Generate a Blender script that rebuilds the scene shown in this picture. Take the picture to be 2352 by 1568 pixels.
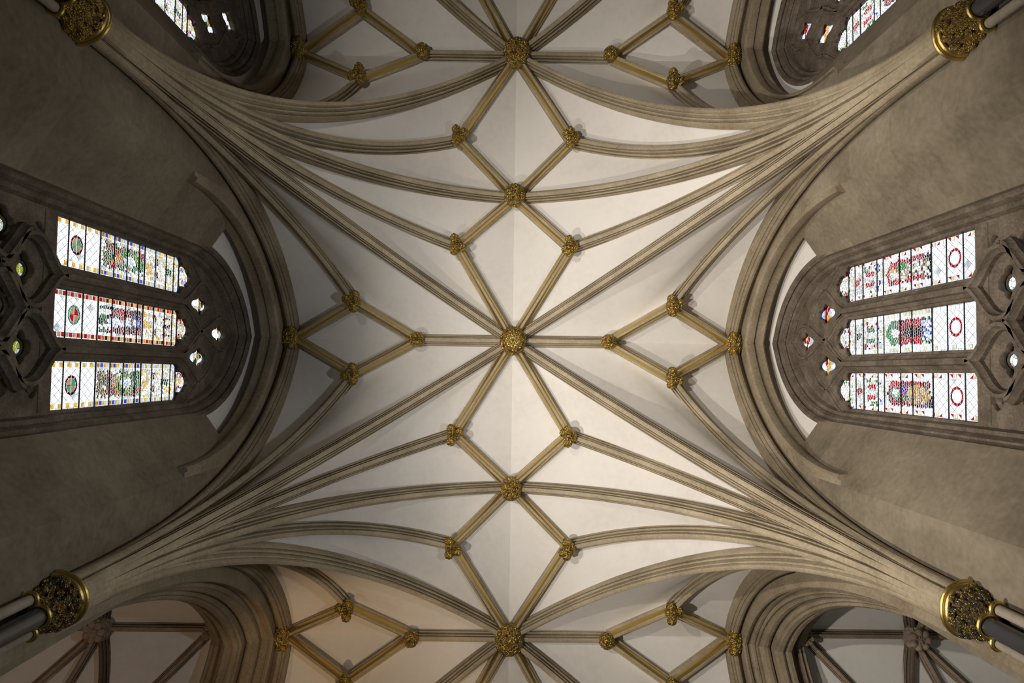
import bpy, bmesh, math, random
from mathutils import Vector, Matrix, noise
random.seed(7)
sc = bpy.context.scene
for o in list(bpy.data.objects):
    bpy.data.objects.remove(o, do_unlink=True)
COL = sc.collection
PI = math.pi

# ------------------------------------------------------------------ sizes (metres, eye level = 0)
H = 14.0            # height of the ridge above the eye
B = 5.906           # bay length
W = 4.464           # half span at the wall ribs
WC = 4.574          # half span at the capitals
HC = 7.06           # springing
XL = 1.930          # boss on the cross ridge
XM, YM, ZM = 3.121, 0.705, 13.56   # small bosses of the wall diamonds
XN, YN, ZN = 1.137, 1.085, 13.68   # small bosses of the ridge diamonds
WALLX = 4.60
FLOOR = -1.6

# ------------------------------------------------------------------ camera (lying on its back, nearly straight up)
FPX = 1600.0
rx, ry, rz = -0.04478, 0.00839, 0.01337
R = (Matrix.Rotation(rx, 3, 'X') @ Matrix.Rotation(ry, 3, 'Y') @ Matrix.Rotation(rz, 3, 'Z'))
def flip(v): return Vector((v[0], -v[1], v[2]))
c0, c1, c2 = flip(R.col[0]), flip(R.col[1]), flip(R.col[2])
M = Matrix.Identity(4)
for i in range(3):
    M[i][0], M[i][1], M[i][2] = c0[i], c1[i], -c2[i]
M[0][3], M[1][3], M[2][3] = -0.1338, 0.6424, 0.0
cd = bpy.data.cameras.new('camera'); cam = bpy.data.objects.new('camera', cd); COL.objects.link(cam)
cam.matrix_world = M
cd.sensor_fit = 'HORIZONTAL'; cd.sensor_width = 36.0; cd.lens = 36.0*FPX/2352.0
cd.clip_start = 0.05; cd.clip_end = 200
sc.camera = cam

# ------------------------------------------------------------------ world, lights, exposure
vs = sc.view_settings
vs.view_transform = 'Standard'; vs.look = 'None'; vs.gamma = 1.0; vs.exposure = 0.0
vs.use_curve_mapping = False
wd = bpy.data.worlds.new('overcast_sky'); sc.world = wd; wd.use_nodes = True
bg = wd.node_tree.nodes['Background']
bg.inputs['Color'].default_value = (0.93, 0.97, 1.0, 1); bg.inputs['Strength'].default_value = 1.7

def lamp(name, loc, target, power, color, radius=0.25, angle=150, blend=0.6):
    d = bpy.data.lights.new(name, 'SPOT'); d.energy = power; d.color = color
    d.shadow_soft_size = radius; d.spot_size = math.radians(angle); d.spot_blend = blend
    o = bpy.data.objects.new(name, d); COL.objects.link(o)
    o.location = loc
    o.rotation_euler = (Vector(target)-Vector(loc)).to_track_quat('-Z', 'Y').to_euler()
    return o
WARM = (1.0, 0.925, 0.83); COOL = (0.86, 0.94, 1.0); AMBER = (1.0, 0.66, 0.34)
lamp('uplight', (-4.25, 0.2, 5.1), (4.0, 0.2, 12.2), 2350, WARM, 0.08, 89, 1.0)
lamp('uplight', (-4.2, 4.2, 4.6), (4.2, 2.7, 11.0), 2500, WARM, 0.10, 100, 1.0)
lamp('uplight', (-4.2, -3.6, 4.4), (2.8, -3.8, 13.0), 1450, WARM, 0.12, 90, 1.0)
lamp('uplight', (4.25, 1.4, 4.6), (-4.0, 0.9, 11.2), 640, COOL, 0.25, 96, 1.0)  # added cool lamp standing in for daylight from the right-hand windows
lamp('floor_uplight', (0.6, 1.8, -1.2), (0.2, 0.6, 13.0), 110, (1.0, .95, .89), 0.6, 66, 1.0)  # added fill lamp standing in for light bounced off the floor
lamp('transept_uplight', (-9.0, 7.5, 4.5), (-8.0, 6.6, 13.0), 330, (1.0, .72, .50), 0.4)
lamp('transept_uplight', (9.2, 7.6, 4.5), (8.0, 6.6, 13.0), 85, (.80, 1.0, .98), 0.4)  # added lamp standing in for daylight in the right transept
lamp('amber_uplight', (-1.8, 8.4, -1.0), (-2.9, 6.9, 13.0), 2200, AMBER, 0.12, 24, 0.7)

# ------------------------------------------------------------------ materials
def newmat(name):
    m = bpy.data.materials.new(name); m.use_nodes = True
    nt = m.node_tree; nt.nodes.clear()
    out = nt.nodes.new('ShaderNodeOutputMaterial')
    return m, nt, out
def ramp(nt, fac, stops):
    r = nt.nodes.new('ShaderNodeValToRGB')
    el = r.color_ramp.elements
    while len(el) < len(stops): el.new(0.5)
    for e, (p, c) in zip(el, stops):
        e.position = p; e.color = (*c, 1)
    nt.links.new(fac, r.inputs['Fac'])
    return r.outputs['Color']
def stone(name, stops, scale=1.6, stretch=(1, 1, 1), bump=0.15, rough=0.85, fine=22, finemix=0.35, courses=False):
    m, nt, out = newmat(name); L = nt.links.new
    tc = nt.nodes.new('ShaderNodeTexCoord'); mp = nt.nodes.new('ShaderNodeMapping')
    mp.inputs['Scale'].default_value = stretch
    L(tc.outputs['Object'], mp.inputs['Vector'])
    n1 = nt.nodes.new('ShaderNodeTexNoise'); n1.inputs['Scale'].default_value = scale
    n1.inputs['Detail'].default_value = 4; n1.inputs['Roughness'].default_value = 0.62
    L(mp.outputs['Vector'], n1.inputs['Vector'])
    n2 = nt.nodes.new('ShaderNodeTexNoise'); n2.inputs['Scale'].default_value = fine
    n2.inputs['Detail'].default_value = 2
    L(tc.outputs['Object'], n2.inputs['Vector'])
    mx = nt.nodes.new('ShaderNodeMix'); mx.data_type = 'FLOAT'; mx.inputs[0].default_value = finemix
    L(n1.outputs['Fac'], mx.inputs[2]); L(n2.outputs['Fac'], mx.inputs[3])
    if courses:
        mpb = nt.nodes.new('ShaderNodeMapping'); sep = nt.nodes.new('ShaderNodeSeparateXYZ'); cmb = nt.nodes.new('ShaderNodeCombineXYZ'); adx = nt.nodes.new('ShaderNodeMath')
        L(tc.outputs['Object'], sep.inputs[0]); L(sep.outputs['X'], adx.inputs[0]); L(sep.outputs['Y'], adx.inputs[1]); L(adx.outputs[0], cmb.inputs[0]); L(sep.outputs['Z'], cmb.inputs[1])
        bk = nt.nodes.new('ShaderNodeTexBrick'); L(cmb.outputs[0], bk.inputs['Vector']); bk.inputs['Scale'].default_value = 1.0
        bk.inputs['Brick Width'].default_value = 0.72; bk.inputs['Row Height'].default_value = 0.34; bk.inputs['Mortar Size'].default_value = 0.006
        bk.inputs['Color1'].default_value = (.35, .35, .35, 1); bk.inputs['Color2'].default_value = (.65, .65, .65, 1); bk.inputs['Mortar'].default_value = (.5, .5, .5, 1)
        m2 = nt.nodes.new('ShaderNodeMix'); m2.data_type = 'FLOAT'; m2.inputs[0].default_value = 0.22
        L(mx.outputs[0], m2.inputs[2]); L(bk.outputs['Color'], m2.inputs[3]); mx = m2
    col = ramp(nt, mx.outputs[0], stops)
    b = nt.nodes.new('ShaderNodeBsdfPrincipled')
    L(col, b.inputs['Base Color']); b.inputs['Roughness'].default_value = rough
    b.inputs['Specular IOR Level'].default_value = 0.25
    if bump:
        bp = nt.nodes.new('ShaderNodeBump'); bp.inputs['Strength'].default_value = bump; bp.inputs['Distance'].default_value = 0.02
        L(n2.outputs['Fac'], bp.inputs['Height']); L(bp.outputs['Normal'], b.inputs['Normal'])
    L(b.outputs['BSDF'], out.inputs['Surface'])
    return m
def gilded(name, paint=(0.16, 0.03, 0.02), green=(0.06, 0.10, 0.05), amount=0.66, scale=14, rough=0.36):
    m, nt, out = newmat(name); L = nt.links.new
    tc = nt.nodes.new('ShaderNodeTexCoord')
    n1 = nt.nodes.new('ShaderNodeTexNoise'); n1.inputs['Scale'].default_value = scale; n1.inputs['Detail'].default_value = 3
    L(tc.outputs['Object'], n1.inputs['Vector'])
    n3 = nt.nodes.new('ShaderNodeTexNoise'); n3.inputs['Scale'].default_value = scale*0.45
    L(tc.outputs['Object'], n3.inputs['Vector'])
    geo = nt.nodes.new('ShaderNodeNewGeometry')
    pt = nt.nodes.new('ShaderNodeMapRange'); pt.inputs[1].default_value = 0.42; pt.inputs[2].default_value = 0.54
    L(geo.outputs['Pointiness'], pt.inputs[0])
    ad = nt.nodes.new('ShaderNodeMath'); ad.operation = 'MULTIPLY_ADD'; ad.inputs[1].default_value = 1.1; ad.inputs[2].default_value = 0.0
    L(n1.outputs['Fac'], ad.inputs[0])
    sm = nt.nodes.new('ShaderNodeMath'); sm.operation = 'ADD'
    L(ad.outputs[0], sm.inputs[0]); L(pt.outputs[0], sm.inputs[1])
    th = nt.nodes.new('ShaderNodeMapRange'); th.inputs[1].default_value = amount+0.2; th.inputs[2].default_value = amount+0.42
    L(sm.outputs[0], th.inputs[0])
    pc = ramp(nt, n3.outputs['Fac'], [(0.40, green), (0.50, (paint[0]*.5, paint[1]*.5, paint[2]*.5)), (0.58, paint)])
    pb = nt.nodes.new('ShaderNodeBsdfPrincipled'); L(pc, pb.inputs['Base Color']); pb.inputs['Roughness'].default_value = 0.38
    gb = nt.nodes.new('ShaderNodeBsdfPrincipled'); gb.inputs['Base Color'].default_value = (0.44, 0.315, 0.09, 1)
    gb.inputs['Metallic'].default_value = 0.9; gb.inputs['Roughness'].default_value = rough
    vo = nt.nodes.new('ShaderNodeTexVoronoi'); vo.inputs['Scale'].default_value = scale*2.2; L(tc.outputs['Object'], vo.inputs['Vector'])
    bp = nt.nodes.new('ShaderNodeBump'); bp.inputs['Strength'].default_value = 0.9; bp.inputs['Distance'].default_value = 0.03; bp.invert = True
    L(vo.outputs['Distance'], bp.inputs['Height']); L(bp.outputs['Normal'], gb.inputs['Normal']); L(bp.outputs['Normal'], pb.inputs['Normal'])
    ms = nt.nodes.new('ShaderNodeMixShader')
    L(th.outputs[0], ms.inputs[0]); L(pb.outputs[0], ms.inputs[1]); L(gb.outputs[0], ms.inputs[2])
    L(ms.outputs[0], out.inputs['Surface'])
    return m
def plain(name, color, rough=0.6, metal=0.0):
    m, nt, out = newmat(name)
    b = nt.nodes.new('ShaderNodeBsdfPrincipled')
    b.inputs['Base Color'].default_value = (*color, 1); b.inputs['Roughness'].default_value = rough; b.inputs['Metallic'].default_value = metal
    n = nt.nodes.new('ShaderNodeTexNoise'); n.inputs['Scale'].default_value = 30
    bp = nt.nodes.new('ShaderNodeBump'); bp.inputs['Strength'].default_value = 0.15; bp.inputs['Distance'].default_value = 0.01
    nt.links.new(n.outputs['Fac'], bp.inputs['Height']); nt.links.new(bp.outputs['Normal'], b.inputs['Normal'])
    nt.links.new(b.outputs[0], out.inputs['Surface'])
    return m
def glassmat(name, color):
    m, nt, out = newmat('glass_'+name); L = nt.links.new
    tc = nt.nodes.new('ShaderNodeTexCoord')
    n = nt.nodes.new('ShaderNodeTexNoise'); n.inputs['Scale'].default_value = 26; n.inputs['Detail'].default_value = 3
    L(tc.outputs['Object'], n.inputs['Vector'])
    d = tuple(x*0.62 for x in color)
    col = ramp(nt, n.outputs['Fac'], [(0.38, d), (0.55, color)])
    t = nt.nodes.new('ShaderNodeBsdfTransparent'); L(col, t.inputs['Color'])
    g = nt.nodes.new('ShaderNodeBsdfPrincipled'); L(col, g.inputs['Base Color']); g.inputs['Roughness'].default_value = 0.15
    ms = nt.nodes.new('ShaderNodeMixShader'); ms.inputs[0].default_value = 0.06
    L(t.outputs[0], ms.inputs[1]); L(g.outputs[0], ms.inputs[2]); L(ms.outputs[0], out.inputs['Surface'])
    return m
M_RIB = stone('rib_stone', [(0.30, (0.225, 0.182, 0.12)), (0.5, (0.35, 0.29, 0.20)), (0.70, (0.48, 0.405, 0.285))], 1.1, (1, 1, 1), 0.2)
M_ARCH_SHADED = stone('arch_stone', [(0.30, (0.155, 0.122, 0.080)), (0.5, (0.255, 0.208, 0.142)), (0.70, (0.36, 0.30, 0.21))], 1.1, (1, 1, 1), 0.2)  # rib stone darkened: the dimmer light on the wall arches put into colour
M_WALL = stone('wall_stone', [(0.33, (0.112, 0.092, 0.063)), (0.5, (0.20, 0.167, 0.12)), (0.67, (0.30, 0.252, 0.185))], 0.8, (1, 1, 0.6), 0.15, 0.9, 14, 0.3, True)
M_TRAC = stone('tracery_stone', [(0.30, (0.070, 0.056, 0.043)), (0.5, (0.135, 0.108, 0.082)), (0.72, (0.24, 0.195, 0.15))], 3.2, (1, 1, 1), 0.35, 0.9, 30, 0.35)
M_PLASTER = stone('limewashed_plaster', [(0.25, (0.61, 0.575, 0.53)), (0.5, (0.70, 0.67, 0.63)), (0.75, (0.74, 0.715, 0.68))], 0.7, (1, 1, 1), 0.05, 0.9, 9, 0.3)
M_TRIB = stone('brown_rib_stone', [(0.30, (0.17, 0.125, 0.085)), (0.5, (0.27, 0.205, 0.15)), (0.70, (0.35, 0.28, 0.21))], 1.4, (1, 1, 1), 0.2)
M_GOLD = plain('gold_leaf', (0.58, 0.43, 0.15), 0.33, 0.92)
M_BOSS = gilded('gilded_carving')
M_BOSSR = gilded('gilded_and_red_carving', (0.45, 0.10, 0.02), (0.05, 0.09, 0.05), 0.85, 9)
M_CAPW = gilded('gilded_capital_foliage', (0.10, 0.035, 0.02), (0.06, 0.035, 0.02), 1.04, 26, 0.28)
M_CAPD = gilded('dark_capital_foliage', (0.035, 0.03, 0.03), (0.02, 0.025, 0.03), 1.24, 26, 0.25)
M_BELL = plain('red_brown_bell', (0.07, 0.02, 0.012), 0.55)
M_SHAFT = plain('dark_marble', (0.045, 0.045, 0.05), 0.25)
M_SHAFTL = stone('shaft_stone', [(0.3, (0.26, 0.22, 0.17)), (0.7, (0.42, 0.37, 0.30))], 2, (1, 1, 1), 0.1)
M_LEAD = plain('lead', (0.02, 0.02, 0.022), 0.7)
M_FLOOR = stone('floor_stone', [(0.3, (0.30, 0.27, 0.23)), (0.7, (0.46, 0.42, 0.37))], 1.2, (1, 1, 1), 0.1)
GLASS = {k: glassmat(k, v) for k, v in dict(
    clear=(0.93, 0.95, 0.96), pale=(0.60, 0.58, 0.40), grey=(0.40, 0.44, 0.46), yellow=(0.60, 0.36, 0.05), amber=(0.36, 0.15, 0.02),
    red=(0.36, 0.006, 0.012), darkred=(0.075, 0.004, 0.008), green=(0.03, 0.13, 0.025), darkgreen=(0.012, 0.045, 0.012), lime=(0.20, 0.24, 0.02),
    blue=(0.03, 0.06, 0.42), paleblue=(0.40, 0.52, 0.80), purple=(0.09, 0.02, 0.33), brown=(0.10, 0.045, 0.015), black=(0.012, 0.008, 0.008), tan=(0.34, 0.22, 0.11), jade=(0.06, 0.26, 0.14)).items()}

# ------------------------------------------------------------------ mesh helpers
def link(name, me, mat, parent=None, smooth=40, loc=None):
    if mat is not None and len(me.materials) == 0: me.materials.append(mat)
    if smooth and len(me.polygons):
        me.polygons.foreach_set('use_smooth', [True]*len(me.polygons))
        me.set_sharp_from_angle(angle=math.radians(smooth))
    o = bpy.data.objects.new(name, me); COL.objects.link(o)
    if parent is not None: o.parent = parent
    if loc is not None: o.location = loc
    return o
def mk(name, vs_, fs, mat, parent=None, smooth=40, loc=None):
    me = bpy.data.meshes.new(name); me.from_pydata([tuple(v) for v in vs_], [], fs); me.update()
    return link(name, me, mat, parent, smooth, loc)
def empty(name, loc=(0, 0, 0), parent=None):
    o = bpy.data.objects.new(name, None); COL.objects.link(o); o.location = loc
    o.empty_display_size = 0.2
    if parent: o.parent = parent
    return o
def tag(o, label=None, cat=None, group=None, kind=None):
    if label: o['label'] = label
    if cat: o['category'] = cat
    if group: o['group'] = group
    if kind: o['kind'] = kind
    return o
class MB:
    def __init__(s): s.v = []; s.f = []
    def add(s, vs_, fs):
        k = len(s.v); s.v += [tuple(v) for v in vs_]; s.f += [tuple(i+k for i in f) for f in fs]
    def box(s, a, b):
        (x0, y0, z0), (x1, y1, z1) = a, b
        s.add([(x0, y0, z0), (x1, y0, z0), (x1, y1, z0), (x0, y1, z0), (x0, y0, z1), (x1, y0, z1), (x1, y1, z1), (x0, y1, z1)],
              [(0, 3, 2, 1), (4, 5, 6, 7), (0, 1, 5, 4), (1, 2, 6, 5), (2, 3, 7, 6), (3, 0, 4, 7)])
    def sweep(s, path, bs, ns, prof, closed=False, caps=False):
        n, m = len(path), len(prof); vs_ = []; fs = []
        for p, b, q in zip(path, bs, ns):
            for w, d in prof: vs_.append(p + b*w + q*d)
        for i in range(n if closed else n-1):
            j = (i+1) % n
            for k in range(m-1):
                fs.append((i*m+k, i*m+k+1, j*m+k+1, j*m+k))
        if caps:
            fs.append(tuple(range(m))); fs.append(tuple((n-1)*m+k for k in reversed(range(m))))
        s.add(vs_, fs)
    def build(s, name, mat, parent=None, smooth=40, loc=None):
        return mk(name, s.v, s.f, mat, parent, smooth, loc)
def fixnormals(o):
    bm = bmesh.new(); bm.from_mesh(o.data); bmesh.ops.recalc_face_normals(bm, faces=bm.faces); bm.to_mesh(o.data); bm.free()

def S(t, n): return max(0.0, 1-max(0.0, 1-t)**n)**(1.0/n)
def gprof(t, n=2.05, tau=0.82): return S(tau*t, n)/S(tau, n)
def ts(N):   # denser where the curve is steep
    return [(i/(N-1))**2.4 for i in range(N)]

def vplane_path(p0, p1, z0, z1, d0, n=2.05, tau=0.82, N=34):
    """arch curve in the vertical plane from plan point p0 to p1, soffit starts d0 away from p0; gives points, laterals, normals"""
    e = Vector((p1[0]-p0[0], p1[1]-p0[1], 0)); L = e.length; e.normalize()
    pts = []
    for t in ts(N):
        d = d0+(L-d0)*t
        pts.append(Vector((p0[0], p0[1], z0+(z1-z0)*gprof(t, n, tau))) + e*d)
    return framed(pts, e)
def framed(pts, e):
    b = Vector((-e[1], e[0], 0)); bs = []; ns = []
    for i in range(len(pts)):
        t = pts[min(i+1, len(pts)-1)]-pts[max(i-1, 0)]
        tc = t.dot(e); tz = t.z; l = math.hypot(tc, tz)
        ns.append(e*(-tz/l)+Vector((0, 0, tc/l))); bs.append(b)
    return pts, bs, ns
def mirror(P):  # keep winding simple: profile is symmetric
    return list(P)+[(-w, d) for w, d in reversed(P)]
RIB_PROF = mirror([(-.122, .36), (-.122, .215), (-.112, .200), (-.104, .230), (-.094, .230), (-.094, .168), (-.104, .150), (-.096, .132), (-.082, .128), (-.074, .160), (-.062, .160), (-.058, .092), (-.066, .072), (-.060, .054), (-.050, .050), (-.046, .085), (-.038, .085), (-.037, .004), (-.030, 0)])
LIERNE_PROF_OUT = [(-.110, .34), (-.110, .180), (-.098, .165), (-.086, .163), (-.076, .140)]
LIERNE_HOLLOW = [(-.076, .140), (-.074, .105), (-.062, .068), (-.044, .040), (-.024, .024)]
LIERNE_FILLET = mirror([(-.024, .024), (-.026, .010), (-.018, .0)])
WALLRIB_PROF = mirror([(-.145, .38), (-.145, .16), (-.125, .145), (-.13, .12), (-.105, .10), (-.085, .105), (-.085, .07), (-.06, .055), (-.045, .06), (-.045, .02), (-.02, 0)])

def stuff_curve(pts, ns, off):
    return [p+n*off for p, n in zip(pts, ns)]

# ------------------------------------------------------------------ vault
ceiling = tag(empty('ceiling', (0, 0, H)), 'white ribbed stone vault with plastered cells over the nave', None, None, 'structure')
ceiling.location = (0, 0, 0)
WEBOFF = 0.26
def rib_from_capital(cx, cy, node, d0=0.235, prof=RIB_PROF, name='rib', mat=None, **k):
    pts, bs, ns = vplane_path((cx, cy), node[:2], HC-0.02, node[2], d0, **k)
    m = MB(); m.sweep(pts, bs, ns, prof)
    m.build(name, mat or M_RIB, ceiling, 35)
    return stuff_curve(pts, ns, WEBOFF)
def straight(a, b, cut=0.0, N=2):
    a, b = Vector(a), Vector(b); d = (b-a); l = d.length
    pts = [a+d*((cut+(l-2*cut)*i/(N-1))/l) for i in range(N)]
    e = Vector((d.x, d.y, 0)).normalized()
    return framed(pts, e)
def lierne(a, b):
    pts, bs, ns = straight(a, b, 0.02)
    m = MB(); m.sweep(pts, bs, ns, LIERNE_PROF_OUT); m.sweep(pts, bs, ns, [(-w, d) for w, d in reversed(LIERNE_PROF_OUT)])
    m.sweep(pts, bs, ns, LIERNE_FILLET)
    o = m.build('lierne_rib', M_RIB, ceiling, 25)
    for sgn in (1, -1):
        g = MB(); g.sweep(pts, bs, ns, [(w*sgn, d) for w, d in LIERNE_HOLLOW]); q = g.build('gilded_hollow', M_GOLD, o, 50)
        q['label'] = 'gold leaf hollow moulding along the rib'
def patch(c1, c2, top, name='web'):
    """plaster cell between two rib curves with a given top edge polyline (list of points from c1 end to c2 end)"""
    N = len(c1); U = 9
    def topat(u):
        s = u*(len(top)-1); i = min(int(s), len(top)-2); return top[i].lerp(top[i+1], s-i)
    vs_ = []
    for i in range(N):
        for j in range(U):
            u = j/(U-1); p = c1[i].lerp(c2[i], u)
            # slight crown between the ribs
            w = (i/(N-1))
            corr = topat(u)-c1[-1].lerp(c2[-1], u)
            vs_.append(p+corr*(w**3))
    fs = [(i*U+j, i*U+j+1, (i+1)*U+j+1, (i+1)*U+j) for i in range(N-1) for j in range(U-1)]
    return mk(name, vs_, fs, M_PLASTER, ceiling, 60)
def tri(a, b, c, name='web'):
    return mk(name, [a, b, c], [(0, 1, 2)], M_PLASTER, ceiling, 0)
UP = Vector((0, 0, WEBOFF))
wallcurves = {}
def V(x, y, z): return Vector((x, y, z))
for k in (-1, 0, 1):
    y0 = k*B
    for sx in (-1, 1):
        for sy in (-1, 1):
            cx, cy = sx*WC, y0+sy*B/2
            nW = V(sx*W, y0, H); nM = V(sx*XM, y0+sy*YM, ZM); nL = V(sx*XL, y0, H); nC = V(0, y0, H)
            nN = V(sx*XN, y0+sy*(B/2-YN), ZN); nT = V(0, y0+sy*B/2, H)
            cW = rib_from_capital(sx*(WC-0.06), cy, nW, 0.22, WALLRIB_PROF, 'wall_rib', M_ARCH_SHADED, n=2.3, tau=0.62)
            cA = rib_from_capital(cx, cy, nM, tau=0.86)
            cD = rib_from_capital(cx, cy, nC)
            cB = rib_from_capital(cx, cy, nN, tau=0.86)
            pT, bT, nTn = vplane_path((cx, cy), (0, cy), HC-0.02, H, 0.235)
            if sy == 1 or k == -1:
                mt = MB(); mt.sweep(pT, bT, nTn, RIB_PROF); mt.build('transverse_rib', M_RIB, ceiling, 35)
            cT = stuff_curve(pT, nTn, WEBOFF)
            tW, tM, tL, tC, tN, tT = (q+UP for q in (nW, nM, nL, nC, nN, nT))
            for c, q in ((cW, tW), (cA, tM), (cD, tC), (cB, tN), (cT, tT)): c[-1] = q.copy()
            patch(cW, cA, [tW, tM]); patch(cA, cD, [tM, tL, tC]); patch(cD, cB, [tC, tN]); patch(cB, cT, [tN, tT])
            tri(tC, tN, tT); tri(tL, tM, tW)
            lierne(nC, nN); lierne(nN, nT); lierne(nL, nM); lierne(nM, nW)
    for sx in (-1, 1):
        pts, bs, ns = straight((0, y0, H), (sx*XL, y0, H), 0.02)
        m = MB(); m.sweep(pts, bs, ns, RIB_PROF); m.build('ridge_rib', M_RIB, ceiling, 35)

# ------------------------------------------------------------------ bosses
def blob(rx_, ry_, rz_, nu=40, nv=22, lobes=(), amp=0.12, freq=9.0, seed=0.0, full=False):
    """carved lump hanging below z=0"""
    vs_ = []; fs = []
    for j in range(nv+1):
        th = PI*j/nv if full else PI*(0.40+0.60*j/nv)
        for i in range(nu):
            ph = 2*PI*i/nu
            d = Vector((math.sin(th)*math.cos(ph), math.sin(th)*math.sin(ph), math.cos(th)))
            r = 1.0
            for a, s, h in lobes:
                da = (ph-a+PI) % (2*PI)-PI
                r += h*math.exp(-(da/s)**2)*math.sin(th)**2
            q = d*freq*0.3+Vector((seed, seed*.7, -seed))
            f = abs(noise.noise(q*1.0))*1.6+abs(noise.noise(q*2.3))*0.9
            r *= 1+amp*(0.9-f*1.6)
            vs_.append((d.x*rx_*r, d.y*ry_*r, d.z*rz_*r))
    for j in range(nv):
        for i in range(nu):
            k = (i+1) % nu
            fs.append((j*nu+i, (j+1)*nu+i, (j+1)*nu+k, j*nu+k))
    return vs_, fs
def leaf_mesh(L=0.22, Wd=0.10, thick=0.03):
    """fan leaf with pleats, lying in xy, tip toward +x"""
    vs_ = []; fs = []; nu, nv = 10, 9
    for i in range(nu+1):
        u = i/nu; wdt = Wd*math.sin(PI*min(1, 0.12+0.88*u))**0.7
        for j in range(nv):
            v = -1+2*j/(nv-1)
            z = -thick*(1-v*v)*math.sin(PI*u)*0.9 - 0.012*math.cos(v*PI*4)*u
            vs_.append((u*L, v*wdt, z))
    for i in range(nu):
        for j in range(nv-1):
            fs.append((i*nv+j, i*nv+j+1, (i+1)*nv+j+1, (i+1)*nv+j))
    me = bpy.data.meshes.new('leaf'); me.from_pydata(vs_, [], fs); me.update()
    return me
_mesh = {}
def mesh_of(key, fn):
    if key not in _mesh:
        v, f = fn(); me = bpy.data.meshes.new(key); me.from_pydata(v, [], f); me.update(); _mesh[key] = me
    return _mesh[key]
LEAF = leaf_mesh()
LOBEFN = lambda: blob(0.085, 0.085, 0.11, 26, 16, (), 0.18, 13, 5.0, True)
def add_leaves(root, n, r, z, tilt, mat, scale=1.0, phase=0.0):
    for i in range(n):
        a = 2*PI*i/n+phase
        o = bpy.data.objects.new('leaf', LEAF); COL.objects.link(o); o.parent = root
        if len(LEAF.materials) == 0: LEAF.materials.append(mat)
        o.location = (r*math.cos(a), r*math.sin(a), z)
        o.rotation_euler = (0, tilt, a); o.scale = (scale, scale, scale)
def big_boss(loc, label, mat=M_BOSSR, r=0.27, seed=1.0, sub='gilded bosses along the ridge of the vault', leaves=8):
    root = tag(empty('roof_boss', loc), label, 'roof boss', sub)
    link('carved_dome', mesh_of('big%.1f' % seed, lambda: blob(r, r*1.12, 0.27, 64, 34, (), 0.13, 16, seed)), mat, root, 70)
    if leaves: add_leaves(root, leaves, 0.015, -0.318, -0.55, M_BOSS, 1.15, 0.2)
    return root
def small_boss(loc, label, arms, r=0.135, sub='small gilded bosses at the corners of the rib diamonds', seed=3.0):
    root = tag(empty('roof_boss', loc), label, 'roof boss', sub)
    link('carved_dome', mesh_of('sm%.1f' % seed, lambda: blob(r, r, 0.20, 40, 22, (), 0.16, 15, seed)), M_BOSS, root, 70)
    for a in arms:
        lobe = link('foliage_lobe', mesh_of('lobe', LOBEFN), M_BOSS, root, 70)
        lobe.location = (math.cos(a)*0.135, math.sin(a)*0.135, -0.045)
    return root
ROW = {-1: 'upper', 0: 'middle', 1: 'lower'}
SD = {-1: 'left', 1: 'right'}
for k in (-1, 0, 1):
    big_boss((0, k*B, H), ['large round gilded boss where eight ribs meet near the upper edge', 'large round gilded and orange boss at the very centre of the vault', 'large round gilded boss where ribs meet near the lower edge'][k+1],
             M_BOSSR if k == 0 else M_BOSS, 0.265 if k else 0.25, 1.0+k*0.3, leaves=8 if k == 0 else 0)
for k in (-1, 1):
    big_boss((0, k*B/2, H), ['medium gilded boss on the ridge between the upper and central large bosses', 'medium gilded boss on the ridge between the central and lower large bosses'][(k+1)//2], M_BOSS, 0.205, 2.0+k*.3, leaves=0)
for k in (-1, 0, 1):
    for sx in (-1, 1):
        small_boss((sx*XL, k*B, H), 'small gilded boss ending the short ridge rib %s of the %s large boss' % (SD[sx], {-1: 'upper', 0: 'central', 1: 'lower'}[k]), [], 0.15, seed=3.0+0.1*k)
        # boss at the apex of the wall arch
        root = tag(empty('roof_boss', (sx*W, k*B, H)), 'oblong gilded boss at the apex of the %s wall arch, %s bay' % (SD[sx], ROW[k]), 'roof boss', 'oblong gilded bosses on the wall arches')
        link('carved_dome', mesh_of('wallboss', lambda: blob(0.15, 0.25, 0.15, 40, 22, (), 0.17, 15, 8.0)), M_BOSS, root, 70)
        for sy in (-1, 1):
            lobe = link('foliage_lobe', mesh_of('lobe', LOBEFN), M_BOSS, root, 70); lobe.location = (-sx*0.03, sy*0.16, -0.06)
        for sy in (-1, 1):
            if k == 1 and sy == 1: pass
            up = 'upper' if sy < 0 else 'lower'
            small_boss((sx*XM, k*B+sy*YM, ZM), 'three-lobed gilded boss, %s corner of the %s wall diamond, %s bay' % (up, SD[sx], ROW[k]),
                       [math.atan2(-sy*YM, -sx*(XM-XL)), math.atan2(-sy*YM, sx*(W-XM)), math.atan2(sy*(B/2-YM), sx*(WC-XM))] if False else
                       [math.atan2(sy*0.9, -sx*0.25), math.atan2(-sy*0.9, -sx*0.1), math.atan2(sy*0.3, sx*0.9)], 0.13, seed=4.0+0.2*sx)
            if abs(k*B+sy*(B/2-YN)) < 1.45*B and (k*sy != 1):
                where = {(-1, 1): 'above the upper medium boss', (0, -1): 'below the upper medium boss', (0, 1): 'above the lower medium boss', (1, -1): 'below the lower medium boss'}[(k, sy)]
                small_boss((sx*XN, k*B+sy*(B/2-YN), ZN), 'small gilded boss, %s corner of a ridge diamond, %s' % (SD[sx], where),
                           [math.atan2(0.9, -0.3), math.atan2(-0.9, -0.3), math.atan2(-sy*.5, -sx*0.9)], 0.125, seed=5.0+0.2*sx)

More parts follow.
